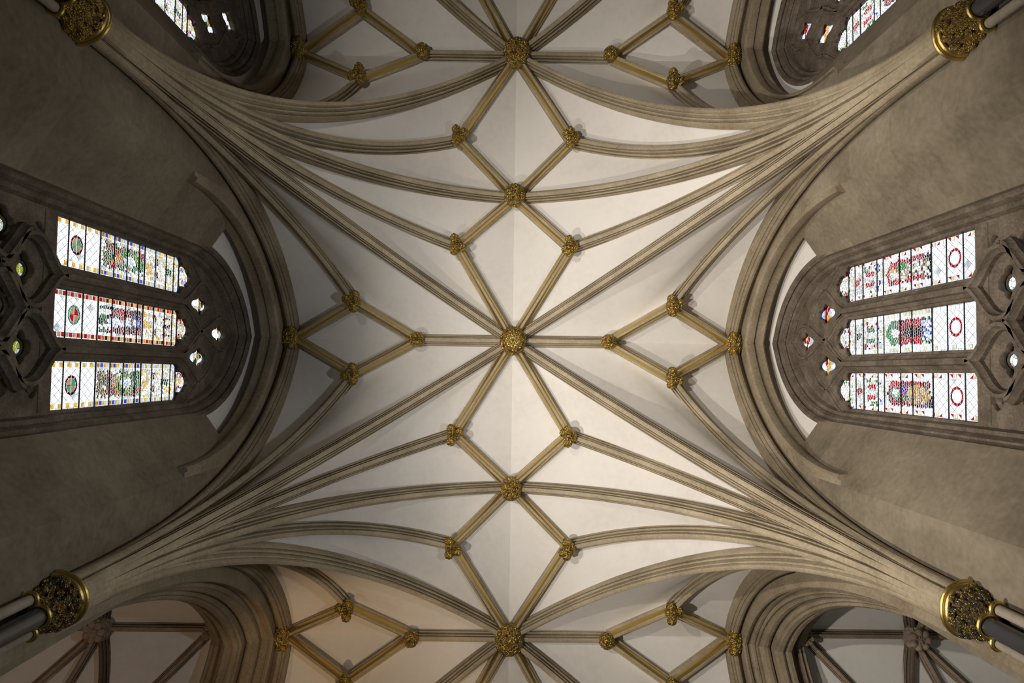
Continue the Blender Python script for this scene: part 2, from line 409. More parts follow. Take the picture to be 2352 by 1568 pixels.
# ------------------------------------------------------------------ capitals and shafts
def lathe(prof, n=40, lobes=0.0, a0=0.0):
    vs_ = []; fs = []
    for r, z in prof:
        for i in range(n):
            a = 2*PI*i/n
            q = r*(1+lobes*(abs(math.cos(1.5*a))-0.5))
            vs_.append((q*math.cos(a), q*math.sin(a), z))
    for j in range(len(prof)-1):
        for i in range(n):
            fs.append((j*n+i, j*n+(i+1) % n, (j+1)*n+(i+1) % n, (j+1)*n+i))
    return vs_, fs
def ringprof(R0, r, z, n=10):
    return [(R0+r*math.cos(2*PI*i/n), z+r*math.sin(2*PI*i/n)) for i in range(n+1)]
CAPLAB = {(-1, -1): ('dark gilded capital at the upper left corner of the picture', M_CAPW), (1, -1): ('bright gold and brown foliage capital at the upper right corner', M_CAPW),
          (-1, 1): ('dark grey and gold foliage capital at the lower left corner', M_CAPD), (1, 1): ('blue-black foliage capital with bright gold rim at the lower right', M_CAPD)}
for (sx, sy), (lab, fm) in CAPLAB.items():
    cx, cy = sx*(WC-0.03), sy*B/2
    cap = tag(empty('shaft_capital', (cx, cy, HC-0.5)), lab, 'capital', 'foliage capitals under the rib bundles')
    v, f = lathe([(0.10, 0.0), (0.12, 0.10), (0.15, 0.22), (0.20, 0.34), (0.235, 0.42)], 36, 0.05)
    mk('bell', v, f, M_BELL, cap)
    v, f = lathe(ringprof(0.245, 0.030, 0.46)+[(0.20, 0.46)], 48, 0.06); mk('abacus_ring', v, f, M_GOLD, cap, 60)
    v, f = lathe(ringprof(0.268, 0.026, 0.51), 48, 0.06); mk('abacus_ring', v, f, M_GOLD, cap, 60)
    fo = MB(); rnd = random.Random(sx*3+sy)
    for i in range(150):
        a = rnd.uniform(-1.75, 1.75)+(PI if sx > 0 else 0); t = rnd.uniform(0.0, 1)
        z = 0.05+0.37*t; r = 0.125+0.125*t**1.2
        s_ = rnd.uniform(0.026, 0.054)
        bv, bf = blob(s_, s_*rnd.uniform(.6, 1), s_*1.2, 8, 6, (), 0.1, 9, i*.37, True)
        fo.add([(x+r*math.cos(a), y+r*math.sin(a), zz+z) for x, y, zz in bv], bf)
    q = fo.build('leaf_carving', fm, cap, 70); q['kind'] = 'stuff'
    for ch in cap.children:
        for v in ch.data.vertices:
            if v.co.x*sx > 0.05: v.co.x = 0.05*sx
    ps = [(-sx*0.12, 0.0, 0.088), (-sx*0.04, 0.155, 0.05), (-sx*0.04, -0.155, 0.05)]
    for px, py, r in ps:
        v, f = lathe(ringprof(r+0.012, 0.022, 0.03), 28); o = mk('neck_ring', [(x+px, y+py, z) for x, y, z in v], f, M_GOLD, cap, 60)
    sh = tag(empty('vaulting_shaft', (cx, cy, FLOOR)), '%s cluster of a dark marble shaft and two pale shafts under the %s capital' % ('slender', {(-1, -1): 'upper left', (1, -1): 'upper right', (-1, 1): 'lower left', (1, 1): 'lower right'}[(sx, sy)]), 'shaft', 'clustered wall shafts')
    for i, (px, py, r) in enumerate(ps):
        h = HC-0.5-FLOOR
        v, f = lathe([(r*1.5, 0), (r*1.5, .1), (r*1.2, .16), (r, .2), (r, h)], 28)
        mk('shaft', [(x+px, y+py, z) for x, y, z in v], f, M_SHAFT if i == 0 else M_SHAFTL, sh, 40)

# ------------------------------------------------------------------ walls, piers
def prism(poly, z0, z1):
    n = len(poly); m = MB()
    m.add([(x, y, z0) for x, y in poly]+[(x, y, z1) for x, y in poly],
          [tuple(reversed(range(n))), tuple(range(n, 2*n))]+[(i, (i+1) % n, n+(i+1) % n, n+i) for i in range(n)])
    return m
JX, JY = 5.17, 1.37       # window frame outer edge
CY = 2.18                 # front corner of the splay
XOUT = 6.6
floor = MB(); floor.box((-13.2, -1.5*B-.4, FLOOR-.2), (13.2, 1.5*B+.4, FLOOR)); tag(floor.build('floor', M_FLOOR, None, 0), 'grey stone paving of the nave', None, None, 'structure')
walls = {}
for sx in (-1, 1):
    w = tag(empty('wall_'+SD[sx]), '%s nave wall of brown-grey stone piers and splayed window reveals' % SD[sx], None, None, 'structure')
    walls[sx] = w
    # piers between window bays (plan polygon), full height to below the recess vault
    def pier(poly, z1, name='pier'):
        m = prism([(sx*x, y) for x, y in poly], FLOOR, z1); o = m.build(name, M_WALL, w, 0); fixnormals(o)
    yb = -B/2
    pier([(WALLX, -B+CY), (WALLX, -CY), (JX, -JY), (5.72, -JY), (XOUT, -2.6), (XOUT, -B+2.6), (5.72, -B+JY), (JX, -B+JY)], 11.75)
    pier([(WALLX, -1.5*B), (WALLX, -B-CY), (JX, -B-JY), (5.72, -B-JY), (XOUT, -B-2.6), (XOUT, -1.5*B)], 11.75)
    pier([(WALLX, CY), (WALLX, B-2.50), (5.35, B-2.33), (XOUT, B-2.33), (XOUT, 2.6), (5.72, JY), (JX, JY)], 11.75)
    pier([(WALLX, B+2.50), (WALLX, 1.5*B), (XOUT, 1.5*B), (XOUT, B+2.33), (5.35, B+2.33)], 14.4)
    # spandrels of the wall above the window bays, behind the vault
    m = MB()
    for k in (-1, 0): m.box((min(sx*5.55, sx*5.70), k*B-B/2, 14.1), (max(sx*5.55, sx*5.70), k*B+B/2, 15.3))
    m.build('wall_head', M_WALL, w, 0)
def archpath(half, z0, z1, x, y0, n=2.1, tau=0.72, N=26, zlow=None, ex=None):
    """symmetric pointed arch in the plane X=x; points with in-plane outward normals"""
    left = []
    for t in ts(N): left.append((half*(1-t), z0+(z1-z0)*gprof(t, n, tau)))
    if zlow is not None: left = [(half, zlow)]+left
    full = [(-a, z) for a, z in left]+[(a, z) for a, z in reversed(left[:-1])]
    pts = [V(x, y0+a, z) for a, z in full]; nor = []
    m = len(pts)
    for i in range(m):
        p, q = pts[max(i-1, 0)], pts[min(i+1, m-1)]
        t = (q-p); t.x = 0; t.normalize()
        nn = V(0, -t.z, t.y)
        if i == len(left)-1: nn = V(0, 0, 1)*1.15
        nor.append(nn)
    return pts, nor
def arch_sweep(pts, nor, prof, sx):
    """profile (x offset outward from the nave, offset along in-plane normal)"""
    m = MB(); m.sweep(pts, [V(sx, 0, 0)]*len(pts), nor, prof, caps=True); return m

def stone_arch_trim(name, label, parts):
    t = tag(empty(name), label, None, None, 'structure')
    for nm, mb, mat in parts: mb.build(nm, mat, t, 35)
    return t

# ------------------------------------------------------------------ polygon helpers for glazing
def clip(poly, nx, ny, c):
    out = []
    for i in range(len(poly)):
        p, q = poly[i], poly[(i+1) % len(poly)]
        dp, dq = p[0]*nx+p[1]*ny-c, q[0]*nx+q[1]*ny-c
        if dp <= 0: out.append(p)
        if (dp < 0 < dq) or (dq < 0 < dp):
            s = dp/(dp-dq); out.append((p[0]+(q[0]-p[0])*s, p[1]+(q[1]-p[1])*s))
    return out
def rectpoly(a0, a1, h0, h1): return [(a0, h0), (a1, h0), (a1, h1), (a0, h1)]
def cliprect(poly, a0, a1, h0, h1):
    for nx, ny, c in ((1, 0, a1), (-1, 0, -a0), (0, 1, h1), (0, -1, -h0)):
        if len(poly) < 3: return []
        poly = clip(poly, nx, ny, c)
    return poly
def area(p): return 0.5*abs(sum(p[i][0]*p[(i+1) % len(p)][1]-p[(i+1) % len(p)][0]*p[i][1] for i in range(len(p))))
def voronoi(a0, a1, h0, h1, da, dh, rnd, jit=0.38, stretch=1.0):
    na, nh = max(1, round((a1-a0)/da)), max(1, round((h1-h0)/dh)); seeds = []
    for j in range(nh):
        for i in range(na):
            off = 0.25 if j % 2 else -0.25
            seeds.append((a0+(i+.5+off*.6+rnd.uniform(-jit, jit))*(a1-a0)/na, h0+(j+.5+rnd.uniform(-jit, jit))*(h1-h0)/nh))
    out = []
    for s in seeds:
        near = sorted(seeds, key=lambda q: (q[0]-s[0])**2+(q[1]-s[1])**2)[1:14]
        p = rectpoly(a0, a1, h0, h1)
        for q in near:
            nx, ny = q[0]-s[0], q[1]-s[1]; c = (q[0]**2+q[1]**2-s[0]**2-s[1]**2)/2
            p = clip(p, nx, ny, c)
            if len(p) < 3: break
        if len(p) >= 3: out.append((s, p))
    return out
def inset(p, d):
    cx = sum(q[0] for q in p)/len(p); cy = sum(q[1] for q in p)/len(p)
    out = []
    for x, y in p:
        l = math.hypot(x-cx, y-cy) or 1e-6; k = max(0.3, 1-d*1.25/l); out.append((cx+(x-cx)*k, cy+(y-cy)*k))
    return out
def ell(u, v, cu, cv, ru, rv): return ((u-cu)/ru)**2+((v-cv)/rv)**2 < 1

# colour designs: u in -1..1 across, v in 0..1 upward
def fig_left_outer(u, v, r, s):
    u *= s
    if abs(u) > 0.82: return r.choice(['clear', 'clear', 'grey', 'pale'])
    if v < 0.06: return 'clear'
    if v < 0.36:
        if ell(u, v, 0.55, 0.30, 0.22, 0.08) or ell(u, v, -0.55, 0.28, .2, .07): return 'red'
        return r.choice(['brown', 'darkgreen', 'clear', 'darkgreen', 'brown', 'darkgreen', 'amber', 'brown'])
    if ell(u, v, 0.1, 0.42, 0.30, 0.08): return 'amber'
    if abs(math.hypot((u+0.1)/0.75, (v-0.70)/0.33)-1) < 0.10 and u < -0.1: return 'red'
    if ell(u, v, -0.1, 0.70, 0.75, 0.33):
        if ell(u, v, 0.05, 0.66, 0.33, 0.14): return r.choice(['clear', 'clear', 'paleblue'])
        return r.choice(['green', 'darkgreen', 'green', 'darkgreen', 'lime'])
    return r.choice(['clear', 'darkgreen', 'green', 'pale', 'darkgreen'])
def fig_left_mid(u, v, r, s):
    if abs(u) > 0.80: return r.choice(['clear', 'clear', 'grey'])
    if v < 0.05: return 'grey'
    if ell(u, v, 0.0, 0.86, 0.22, 0.07): return 'clear'
    if ell(u, v, 0.0, 0.86, 0.36, 0.11): return 'blue'
    if ell(u, v, 0.10, 0.42, 0.30, 0.20): return r.choice(['clear', 'clear', 'paleblue'])
    if ell(u, v, 0.0, 0.66, 0.35, 0.10): return r.choice(['clear', 'pale', 'green', 'clear'])
    if v < 0.3 and (abs(u-0.45) < 0.14 or abs(u+0.45) < 0.14): return 'clear'
    if v < 0.22: return r.choice(['darkgreen', 'green', 'darkgreen'])
    if ell(u, v, -0.5, .52, .2, .1): return 'red'
    return r.choice(['darkred', 'darkred', 'red', 'darkred', 'darkgreen'])
def fig_right_a(u, v, r, s):
    if abs(u) > 0.78: return 'clear'
    if v > 0.9: return 'red' if abs(u) < (1-v)*7 else 'clear'
    if ell(u, v, 0.15, 0.80, 0.26, 0.08): return 'clear'
    if ell(u, v, 0.1, 0.82, 0.42, 0.11): return 'yellow'
    if ell(u, v, -0.35, 0.62, 0.33, 0.12): return 'green'
    if ell(u, v, 0.2, 0.60, 0.38, 0.14): return r.choice(['tan', 'clear', 'pale'])
    if ell(u, v, 0.0, 0.32, 0.48, 0.26): return r.choice(['clear', 'clear', 'tan', 'brown', 'pale'])
    if v < 0.14: return r.choice(['black', 'green', 'clear', 'black'])
    if abs(u-.25) < 0.07 and v < .5: return 'paleblue'
    return 'red'
def fig_right_b(u, v, r, s):
    if abs(u) > 0.80: return 'clear'
    if v > 0.9: return 'green' if abs(u) < (1-v)*7 else 'clear'
    if ell(u, v, 0, 0.78, 0.30, 0.09): return 'clear'
    if v > 0.70: return r.choice(['green', 'jade'])
    if abs(u) < 0.30 and 0.18 < v < 0.60: return 'black'
    if v > 0.22: return r.choice(['red', 'red', 'red', 'darkred'])
    if v < 0.2 and abs(u) < 0.6: return r.choice(['blue', 'clear', 'purple', 'clear', 'paleblue'])
    return r.choice(['green', 'black'])
def fig_right_c(u, v, r, s):
    if abs(u) > 0.80: return 'clear'
    if v > 0.9: return 'darkred' if abs(u) < (1-v)*7 else 'clear'
    if ell(u, v, -0.05, 0.78, 0.24, 0.07): return 'clear'
    if ell(u, v, -0.02, 0.79, 0.40, 0.11): return 'jade'
    if ell(u, v, 0.28, 0.60, 0.2, 0.1): return 'green'
    if ell(u, v, -0.25, 0.60, 0.25, 0.10): return 'purple'
    if ell(u, v, 0.05, 0.32, 0.60, 0.27): return r.choice(['yellow', 'amber', 'yellow'])
    if v < 0.22 and u > 0: return r.choice(['purple', 'black'])
    if v < 0.06: return 'clear'
    return r.choice(['red', 'red', 'darkred'])
def canopy_left(u, v, r, mid):
    if abs(u) < 0.22 and v < .25: return 'yellow'
    if ell(abs(u), v, 0.45, 0.12, .2, .12): return r.choice(['yellow', 'clear'])
    if .33 < v < .42 and abs(abs(u)-.45) < .22: return 'darkred'
    if mid and .62 < v < .82 and (abs(u) < .16 or abs(abs(u)-.6) < .12): return 'darkred'
    if not mid and .62 < v < .82 and abs(u) < .22: return 'darkgreen'
    return r.choice(['clear', 'clear', 'pale', 'pale', 'yellow', 'clear', 'grey'])
def canopy_right(u, v, r, kind):
    if v < .12: return 'clear' if abs(u) > .5 else r.choice(['pale', 'clear'])
    if .15 < v < .24: return r.choice(['blue', 'clear', 'clear'])
    if .28 < v < .52 and .22 < abs(u) < .52: return {'a': 'red', 'b': 'green', 'c': 'red'}[kind]
    if .68 < v < .84 and abs(u) < .2: return {'a': 'red', 'b': 'darkgreen', 'c': 'red'}[kind]
    if abs(u) > .6 and .2 < v < .6 and r.random() < .35: return 'green' if kind != 'b' else 'red'
    return r.choice(['clear', 'clear', 'clear', 'pale', 'clear', 'pale', 'grey'])
def head_left(u, v, r, mid):
    if abs(u) < .2: return r.choice(['clear', 'pale', 'yellow'])
    if abs(u) > .62: return r.choice(['blue', 'yellow', 'blue'] if not mid else ['lime', 'darkred', 'yellow'])
    return r.choice(['red', 'yellow', 'blue', 'clear', 'yellow'] if not mid else ['red', 'lime', 'clear', 'yellow', 'darkred'])
def head_right(u, v, r, kind):
    if abs(u) < .22: return r.choice(['clear', 'pale', 'clear'])
    return r.choice({'a': ['green', 'clear', 'red', 'pale', 'clear'], 'b': ['red', 'clear', 'pale', 'blue', 'clear'], 'c': ['green', 'clear', 'pale', 'red', 'clear']}[kind])

LW = 0.30       # half width of a light
def light_pieces(style, idx, rnd):
    """list of (polygon in a,h ; colour ; in front) for one light, a across, h above the sill"""
    P = []
    mid = idx == 1
    left = style == 'left'
    bi = 0.215
    # borders
    for sgn in (-1, 1):
        n = 40; hh = 2.98/n
        for i in range(n):
            h0, h1 = i*hh, (i+1)*hh; hm = (h0+h1)/2
            if left:
                if mid: c = ['red', 'amber', 'darkred', 'yellow'][i % 4] if hm > .85 else ['red', 'tan'][i % 2]
                else: c = (['yellow', 'clear'][i % 2] if hm < .85 else ['amber', 'blue', 'yellow', 'paleblue'][i % 4] if hm < 1.9 else ['yellow', 'paleblue'][i % 2])
            else:
                if mid: c = rnd.choice(['clear', 'clear', 'pale', 'clear'])
                else: c = ['pale', 'red', 'clear', 'clear', 'red'][i % 5]
            a0, a1 = sorted((sgn*(bi+.005), sgn*(LW-.024)))
            if not left and c == 'red':
                P.append(([(a0, h0), (a1, h0), (a1 if i % 2 else a0, h1)], c, 0)); P.append(([(a0, h1), (a1, h1), (a0 if i % 2 else a1, h0)][::-1], 'clear', 0))
            else: P.append((rectpoly(a0, a1, h0, h1), c, 0))
        n = 27
        for i in range(n):
            a0, a1 = sorted((sgn*(LW-.024), sgn*(LW+.01)))
            P.append((rectpoly(a0, a1, i*2.98/n, (i+1)*2.98/n), 'clear', 0))
    # diamond quarries
    dw, dh = 0.0585, 0.0715
    mr, mh = 0.128, 0.375
    for j in range(-1, 14):
        for i in range(-5, 6):
            if (i+j) % 2: continue
            x, y = i*dw, j*dh
            q = cliprect([(x-dw, y), (x, y-dh), (x+dw, y), (x, y+dh)], -bi, bi, 0.0, 0.85)
            if len(q) > 2 and area(q) > 2e-4:
                if math.hypot(x, y-mh) < mr*0.86: continue
                P.append((q, 'clear' if rnd.random() > .04 else 'grey', 0))
    # medallion
    rc = ('jade' if mid else 'darkred') if left else 'red'
    qc = (['tan', 'red'] if mid else ['tan', 'jade']) if left else ['clear', 'clear']
    N = 10
    for i in range(N):
        a0, a1 = 2*PI*i/N, 2*PI*(i+1)/N
        P.append(([(mr*math.cos(a0), mh+mr*math.sin(a0)), (mr*math.cos(a1), mh+mr*math.sin(a1)), (.092*math.cos(a1), mh+.092*math.sin(a1)), (.092*math.cos(a0), mh+.092*math.sin(a0))], rc, 1))
    if not left: P.append(([(.09*math.cos(PI*i/9), mh+.09*math.sin(PI*i/9)) for i in range(18)], 'clear', 1))
    for qd in range(4 if left else 0):
        pl = [(0, mh)]+[(.09*math.cos(PI/2*(qd+i/6)), mh+.09*math.sin(PI/2*(qd+i/6))) for i in range(7)]
        P.append((pl, qc[qd % 2], 1))
    # figure
    ff = ([fig_left_outer, fig_left_mid, fig_left_outer] if left else [fig_right_a, fig_right_b, fig_right_c])[idx]
    for s, p in voronoi(-bi, bi, 0.86, 1.95, 0.040, 0.046, rnd):
        P.append((p, ff(s[0]/bi, (s[1]-.86)/1.09, rnd, -1 if idx == 2 else 1), 0))
    for s, p in voronoi(-bi, bi, 1.95, 2.98, 0.034, 0.060, rnd, .3):
        u, v = s[0]/bi, (s[1]-1.95)/1.03
        P.append((p, canopy_left(u, v, rnd, mid) if left else canopy_right(u, v, rnd, 'abc'[idx]), 0))
    for s, p in voronoi(-LW, LW, 2.98, 3.56, 0.042, 0.050, rnd):
        u, v = s[0]/LW, (s[1]-2.98)/.58
        P.append((p, head_left(u, v, rnd, mid) if left else head_right(u, v, rnd, 'abc'[idx]), 0))
    return P

# ------------------------------------------------------------------ windows
SILL = 8.235
HS = 1.0195      # light heights are laid out for a 3.56 m light
PITCH = 0.865
XG = 5.475
def headshape(c, grow=0.0, N=64):
    """cusped head outline of a light from right springing to left springing (a,z)"""
    pts = []; z0 = 11.22
    for i in range(N+1):
        a = PI*i/N; d = (math.cos(a), math.sin(a)); r = 0
        for (x, z, rr) in ((0.155, 0.06, 0.150), (-0.155, 0.06, 0.150), (0, 0.30, 0.185), (0, 0.44, 0.09), (0, 0, 0.16)):
            bq = d[0]*x+d[1]*z; disc = bq*bq-(x*x+z*z-rr*rr)
            if disc >= 0: r = max(r, bq+math.sqrt(disc))
        pts.append((c+d[0]*(r+grow), z0+d[1]*(r+grow)))
    return pts
def eyeshape(c, z, wx, wz, N=44):
    pts = []
    for i in range(N):
        a = 2*PI*i/N
        r = 1+0.20*math.cos(4*a)+0.10*math.cos(2*a)
        pts.append((c+wx*r*math.sin(a), z-wz*r*math.cos(a)*(1.12 if math.cos(a) > 0 else .95)))
    return pts
def quatrefoil(c, z, r, N=48, rot=0.0):
    return [(c+r*(0.72+0.28*abs(math.cos(2*(2*PI*i/N)+rot)))*math.cos(2*PI*i/N), z+r*(0.72+0.28*abs(math.cos(2*(2*PI*i/N)+rot)))*math.sin(2*PI*i/N)) for i in range(N)]
def plate(name, outer, holes, depth, bevel, mat, parent, place):
    """pierced stone slab: filled outline with holes, extruded; place maps (a,z,x) to the world"""
    cu = bpy.data.curves.new(name, 'CURVE'); cu.dimensions = '2D'; cu.fill_mode = 'BOTH'
    cu.extrude = depth/2-bevel; cu.bevel_depth = bevel; cu.bevel_resolution = 1; cu.offset = -bevel*.6
    for poly in [outer]+holes:
        sp = cu.splines.new('POLY'); sp.points.add(len(poly)-1); sp.use_cyclic_u = True
        for q, (a, z) in zip(sp.points, poly): q.co = (a, z, 0, 1)
    tmp = bpy.data.objects.new(name, cu); COL.objects.link(tmp)
    dg = bpy.context.evaluated_depsgraph_get()
    me = bpy.data.meshes.new_from_object(tmp.evaluated_get(dg))
    bpy.data.objects.remove(tmp, do_unlink=True); bpy.data.curves.remove(cu)
    for v in me.vertices: v.co = place(v.co.x, v.co.y, v.co.z)
    me.update()
    o = link(name, me, mat, parent, 35); fixnormals(o)
    return o
def bar(m, pts2, x, wd, dp, place_n):
    """moulded bar along a 2D path (a,z) standing proud of the plate toward the nave"""
    pts = [place_n(a, z, x) for a, z in pts2]; n = len(pts); bs = []; ns = []
    for i in range(n):
        p, q = pts2[max(i-1, 0)], pts2[min(i+1, n-1)]
        ta, tz = q[0]-p[0], q[1]-p[1]; l = math.hypot(ta, tz) or 1
        bs.append(V(0, -tz/l, ta/l)); ns.append(place_n(0, 0, 1)-place_n(0, 0, 0))
    w2 = wd/2
    m.sweep(pts, bs, ns, [(-w2, dp), (-w2*.95, dp*.55), (-w2*.5, dp*.35), (-w2*.35, 0.0), (w2*.35, 0.0), (w2*.5, dp*.35), (w2*.95, dp*.55), (w2, dp)], caps=False)
def bez(p0, p1, p2, p3, N=14):
    return [tuple((1-t)**3*p0[i]+3*(1-t)**2*t*p1[i]+3*(1-t)*t*t*p2[i]+t**3*p3[i] for i in (0, 1)) for t in [k/N for k in range(N+1)]]
AW = 1.165; ASPR = 11.2; AAPX = 13.45
def build_window(num, sx, y0, label, singles):
    win = tag(empty('window_%d' % num, (0, 0, 0)), label, None, None, 'structure')
    style = 'left' if sx < 0 else 'right'
    rnd = random.Random(11 if sx < 0 else 23)
    P3 = lambda a, z, x: V(sx*x, y0+a, z)
    # moulded frame
    pts, nor = archpath(AW, ASPR, AAPX, 0.0, y0, 2.15, 0.62, 22, 6.3)
    prof = [(5.15, .30), (5.15, .235), (5.20, .205), (5.235, .225), (5.27, .19), (5.27, .15), (5.33, .12), (5.345, .135), (5.37, .11), (5.37, .06), (5.44, .035), (5.45, .05), (5.46, 0), (5.53, 0)]
    arch_sweep(pts, nor, prof, sx).build('frame_moulding', M_TRAC if sx < 0 else M_TRAC, win, 30)
    # pierced plate
    outer = [(p.y-y0+n.y*.04, p.z+n.z*.04) for p, n in zip(pts, nor)]
    outer = [(a, max(z, SILL-.22)) for a, z in outer]
    holes = []
    for i in (-1, 0, 1):
        c = i*PITCH
        holes.append([(c-LW, SILL-.03), (c+LW, SILL-.03)]+headshape(c))
    eyes = [(0, 12.92, .165, .225), (.455, 12.12, .165, .255), (-.455, 12.12, .165, .255)]
    for e in eyes: holes.append(eyeshape(*e))
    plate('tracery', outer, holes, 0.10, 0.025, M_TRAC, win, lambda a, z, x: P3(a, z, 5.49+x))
    # mullions and curved bars
    for i in (-1, 1):
        m = MB(); bar(m, [(i*PITCH/2, SILL-.1), (i*PITCH/2, 11.35)], 5.33, .205, .15, P3); m.build('mullion', M_TRAC, win, 35)
    def cb(pl, wd=.11, x=5.39, dp=.08):
        m = MB(); bar(m, pl, x, wd, dp, P3); m.build('tracery_bar', M_TRAC, win, 40)
    for i in (-1, 0, 1):
        c = i*PITCH
        for s_ in (-1, 1):
            cb(bez((c+s_*PITCH/2, 11.2), (c+s_*.40, 11.6), (c+s_*.12, 11.75), (c, 12.05)))
    for s_ in (-1, 1):
        cb(bez((0, 12.05), (s_*.05, 12.35), (s_*.28, 12.55), (s_*.30, 12.9)))
        cb(bez((s_*.30, 12.9), (s_*.3, 13.2), (s_*.12, 13.25), (0, 13.45)))
        cb(bez((s_*PITCH, 12.05), (s_*.80, 12.4), (s_*.55, 12.5), (s_*.28, 12.7)))
        cb(bez((s_*PITCH/2, 11.3), (s_*.30, 11.7), (s_*.15, 12.0), (0, 12.05)), .09)
    # sill transom
    m = MB(); bar(m, [(-AW, SILL-.25), (AW, SILL-.25)], 5.42, .20, .16, P3); m.build('transom', M_TRAC, win, 30)
    # lower open screen
    qs = [(i*PITCH, 7.86, .14) for i in (-1, 0, 1)]+[(i*PITCH/2, 7.62, .20) for i in (-3, -1, 1, 3)]+[(i*PITCH, 7.28, .20) for i in (-1, 0, 1)]+[(i*PITCH/2, 6.92, .2) for i in (-1, 1)]
    hl = [quatrefoil(a, z, r) for a, z, r in qs if abs(a) < 1.1]
    hl += [[(i*PITCH/2+s_*.10, 7.99), (i*PITCH/2+s_*.24, 8.03), (i*PITCH/2+s_*.20, 7.91)] for i in (-1, 1) for s_ in (-1, 1)]
    plate('pierced_screen', rectpoly(-AW-.03, AW+.03, 6.5, 8.10), hl, 0.09, 0.02, M_TRAC, win, lambda a, z, x: P3(a, z, 5.475+x))
    def net(pl): cb(pl, .13, 5.30, .13)
    for i in (-1, 1):
        for s_ in (-1, 1):
            x0 = i*PITCH/2
            net(bez((x0, 8.22), (x0+s_*.04, 7.98), (x0+s_*.40, 7.92), (x0+s_*.40, 7.66)))
            net(bez((x0+s_*.40, 7.66), (x0+s_*.40, 7.40), (x0+s_*.06, 7.34), (x0, 7.12)))
    for i in (-1, 0, 1):
        for s_ in (-1, 1):
            x0 = i*PITCH
            if abs(x0+s_*.3) > 1.1: continue
            net(bez((x0, 7.58), (x0+s_*.03, 7.42), (x0+s_*.36, 7.45), (x0+s_*.37, 7.24)))
            net(bez((x0+s_*.37, 7.24), (x0+s_*.37, 6.98), (x0+s_*.05, 6.9), (x0, 6.7)))
    # wall below the screen and dark back of the passage
    m = MB(); x0, x1 = sorted((sx*5.45, sx*5.6)); m.box((x0, y0-AW-.3, FLOOR), (x1, y0+AW+.3, 6.55)); m.build('apron_wall', M_WALL, win, 0)
    plate('screen_backing', rectpoly(-AW-.1, AW+.1, 6.4, 8.2), [[(a+.075*math.cos(2*PI*i/16), z+.12+.075*math.sin(2*PI*i/16)) for i in range(16)] for a, z, r in qs if abs(a) < 1.1], 0.03, 0.004, M_TRAC, win, lambda a, z, x: P3(a, z, 5.545+x))
    # glazing
    singles_list = []; rest = []
    lead = MB()
    def emit(poly, col, x, lw=.0045, owner=None):
        g = inset(poly, lw)
        n = len(poly)
        lead.add([P3(a, z, x-.004) for a, z in poly]+[P3(a, z, x-.004) for a, z in g], [(i, (i+1) % n, n+(i+1) % n, n+i) for i in range(n)])
        singles_list.append((area(poly), [P3(a, z, x) for a, z in g], col, owner))
    for idx, i in enumerate((-1, 0, 1)):
        c = i*PITCH
        lead.v = []; lead.f = []
        lt = empty('stained_glass_light', (0, 0, 0), win)
        for poly, col, fr in light_pieces(style, idx, rnd):
            emit([(a+c, h*HS+SILL) for a, h in poly], col, XG-(.006 if fr else 0), .0032, lt)
        lead.build('lead_came', M_LEAD, lt, 0)['kind'] = 'stuff'
        hs = [.20, .53, .85, 1.17, 1.49, 1.80, 1.95, 2.26, 2.58, 2.82, 2.99] if style == 'left' else [.20, .52, .83, 1.28, 1.56, 1.98, 2.15, 2.56, 2.80, 3.0]
        for h in hs:
            m = MB(); t = .009 if h not in (.85, 1.95, .83, 2.56, 2.99) else .015
            x0, x1 = sorted((sx*(XG-.022), sx*(XG-.008))); m.box((x0, y0+c-LW+.002, SILL+h*HS-t/2), (x1, y0+c+LW-.002, SILL+h*HS+t/2)); m.build('saddle_bar', M_LEAD, lt, 0)
    # eyes
    for ei, (a, z, wx, wz) in enumerate(eyes):
        lead.v = []; lead.f = []
        et = empty('eye_light', (0, 0, 0), win)
        for s, p in voronoi(a-wx*1.4, a+wx*1.4, z-wz*1.5, z+wz*1.4, .085, .10, rnd):
            v = (s[1]-z)/wz; u = (s[0]-a)/wx
            if abs(v+.05) < .42: col = rnd.choice(['red', 'yellow', 'clear', 'red'] if style == 'right' else ['darkgreen', 'yellow', 'clear', 'amber'])
            else: col = rnd.choice(['clear', 'paleblue', 'clear', 'grey'])
            emit(p, col, XG, .0032, et)
        lead.build('lead_came', M_LEAD, et, 0)['kind'] = 'stuff'
    lead.v = []; lead.f = []
    st = empty('screen_glazing', (0, 0, 0), win)
    for a, z, r in qs:
        if abs(a) > 1.1: continue
        for s, p in voronoi(a-.12, a+.12, z, z+.24, .075, .075, rnd, .2):
            d = math.hypot(s[0]-a, s[1]-z-.12)
            emit(p, ('lime' if d < .08 else rnd.choice(['clear', 'grey'])) if style == 'left' else rnd.choice(['clear', 'grey', 'clear', 'paleblue']), 5.57, .003, st)
    lead.build('lead_came', M_LEAD, st, 0)['kind'] = 'stuff'
    singles_list.sort(key=lambda q: -q[0])
    owners = {}
    for i, (ar, vs_, col, owner) in enumerate(singles_list):
        if i < singles: mk('pane', vs_, [tuple(range(len(vs_)))], GLASS[col], owner, 0)
        else: owners.setdefault(owner, []).append((vs_, col))
    for owner, lst in owners.items():
        me = bpy.data.meshes.new('small_panes'); keys = sorted(set(c for _, c in lst)); vv = []; ff = []; mi = []
        for vs_, c in lst:
            k = len(vv); vv += [tuple(v) for v in vs_]; ff.append(tuple(range(k, k+len(vs_)))); mi.append(keys.index(c))
        me.from_pydata(vv, [], ff); me.update()
        for c in keys: me.materials.append(GLASS[c])
        me.polygons.foreach_set('material_index', mi)
        o = bpy.data.objects.new('small_panes', me); COL.objects.link(o); o.parent = owner; o['kind'] = 'stuff'
    return win
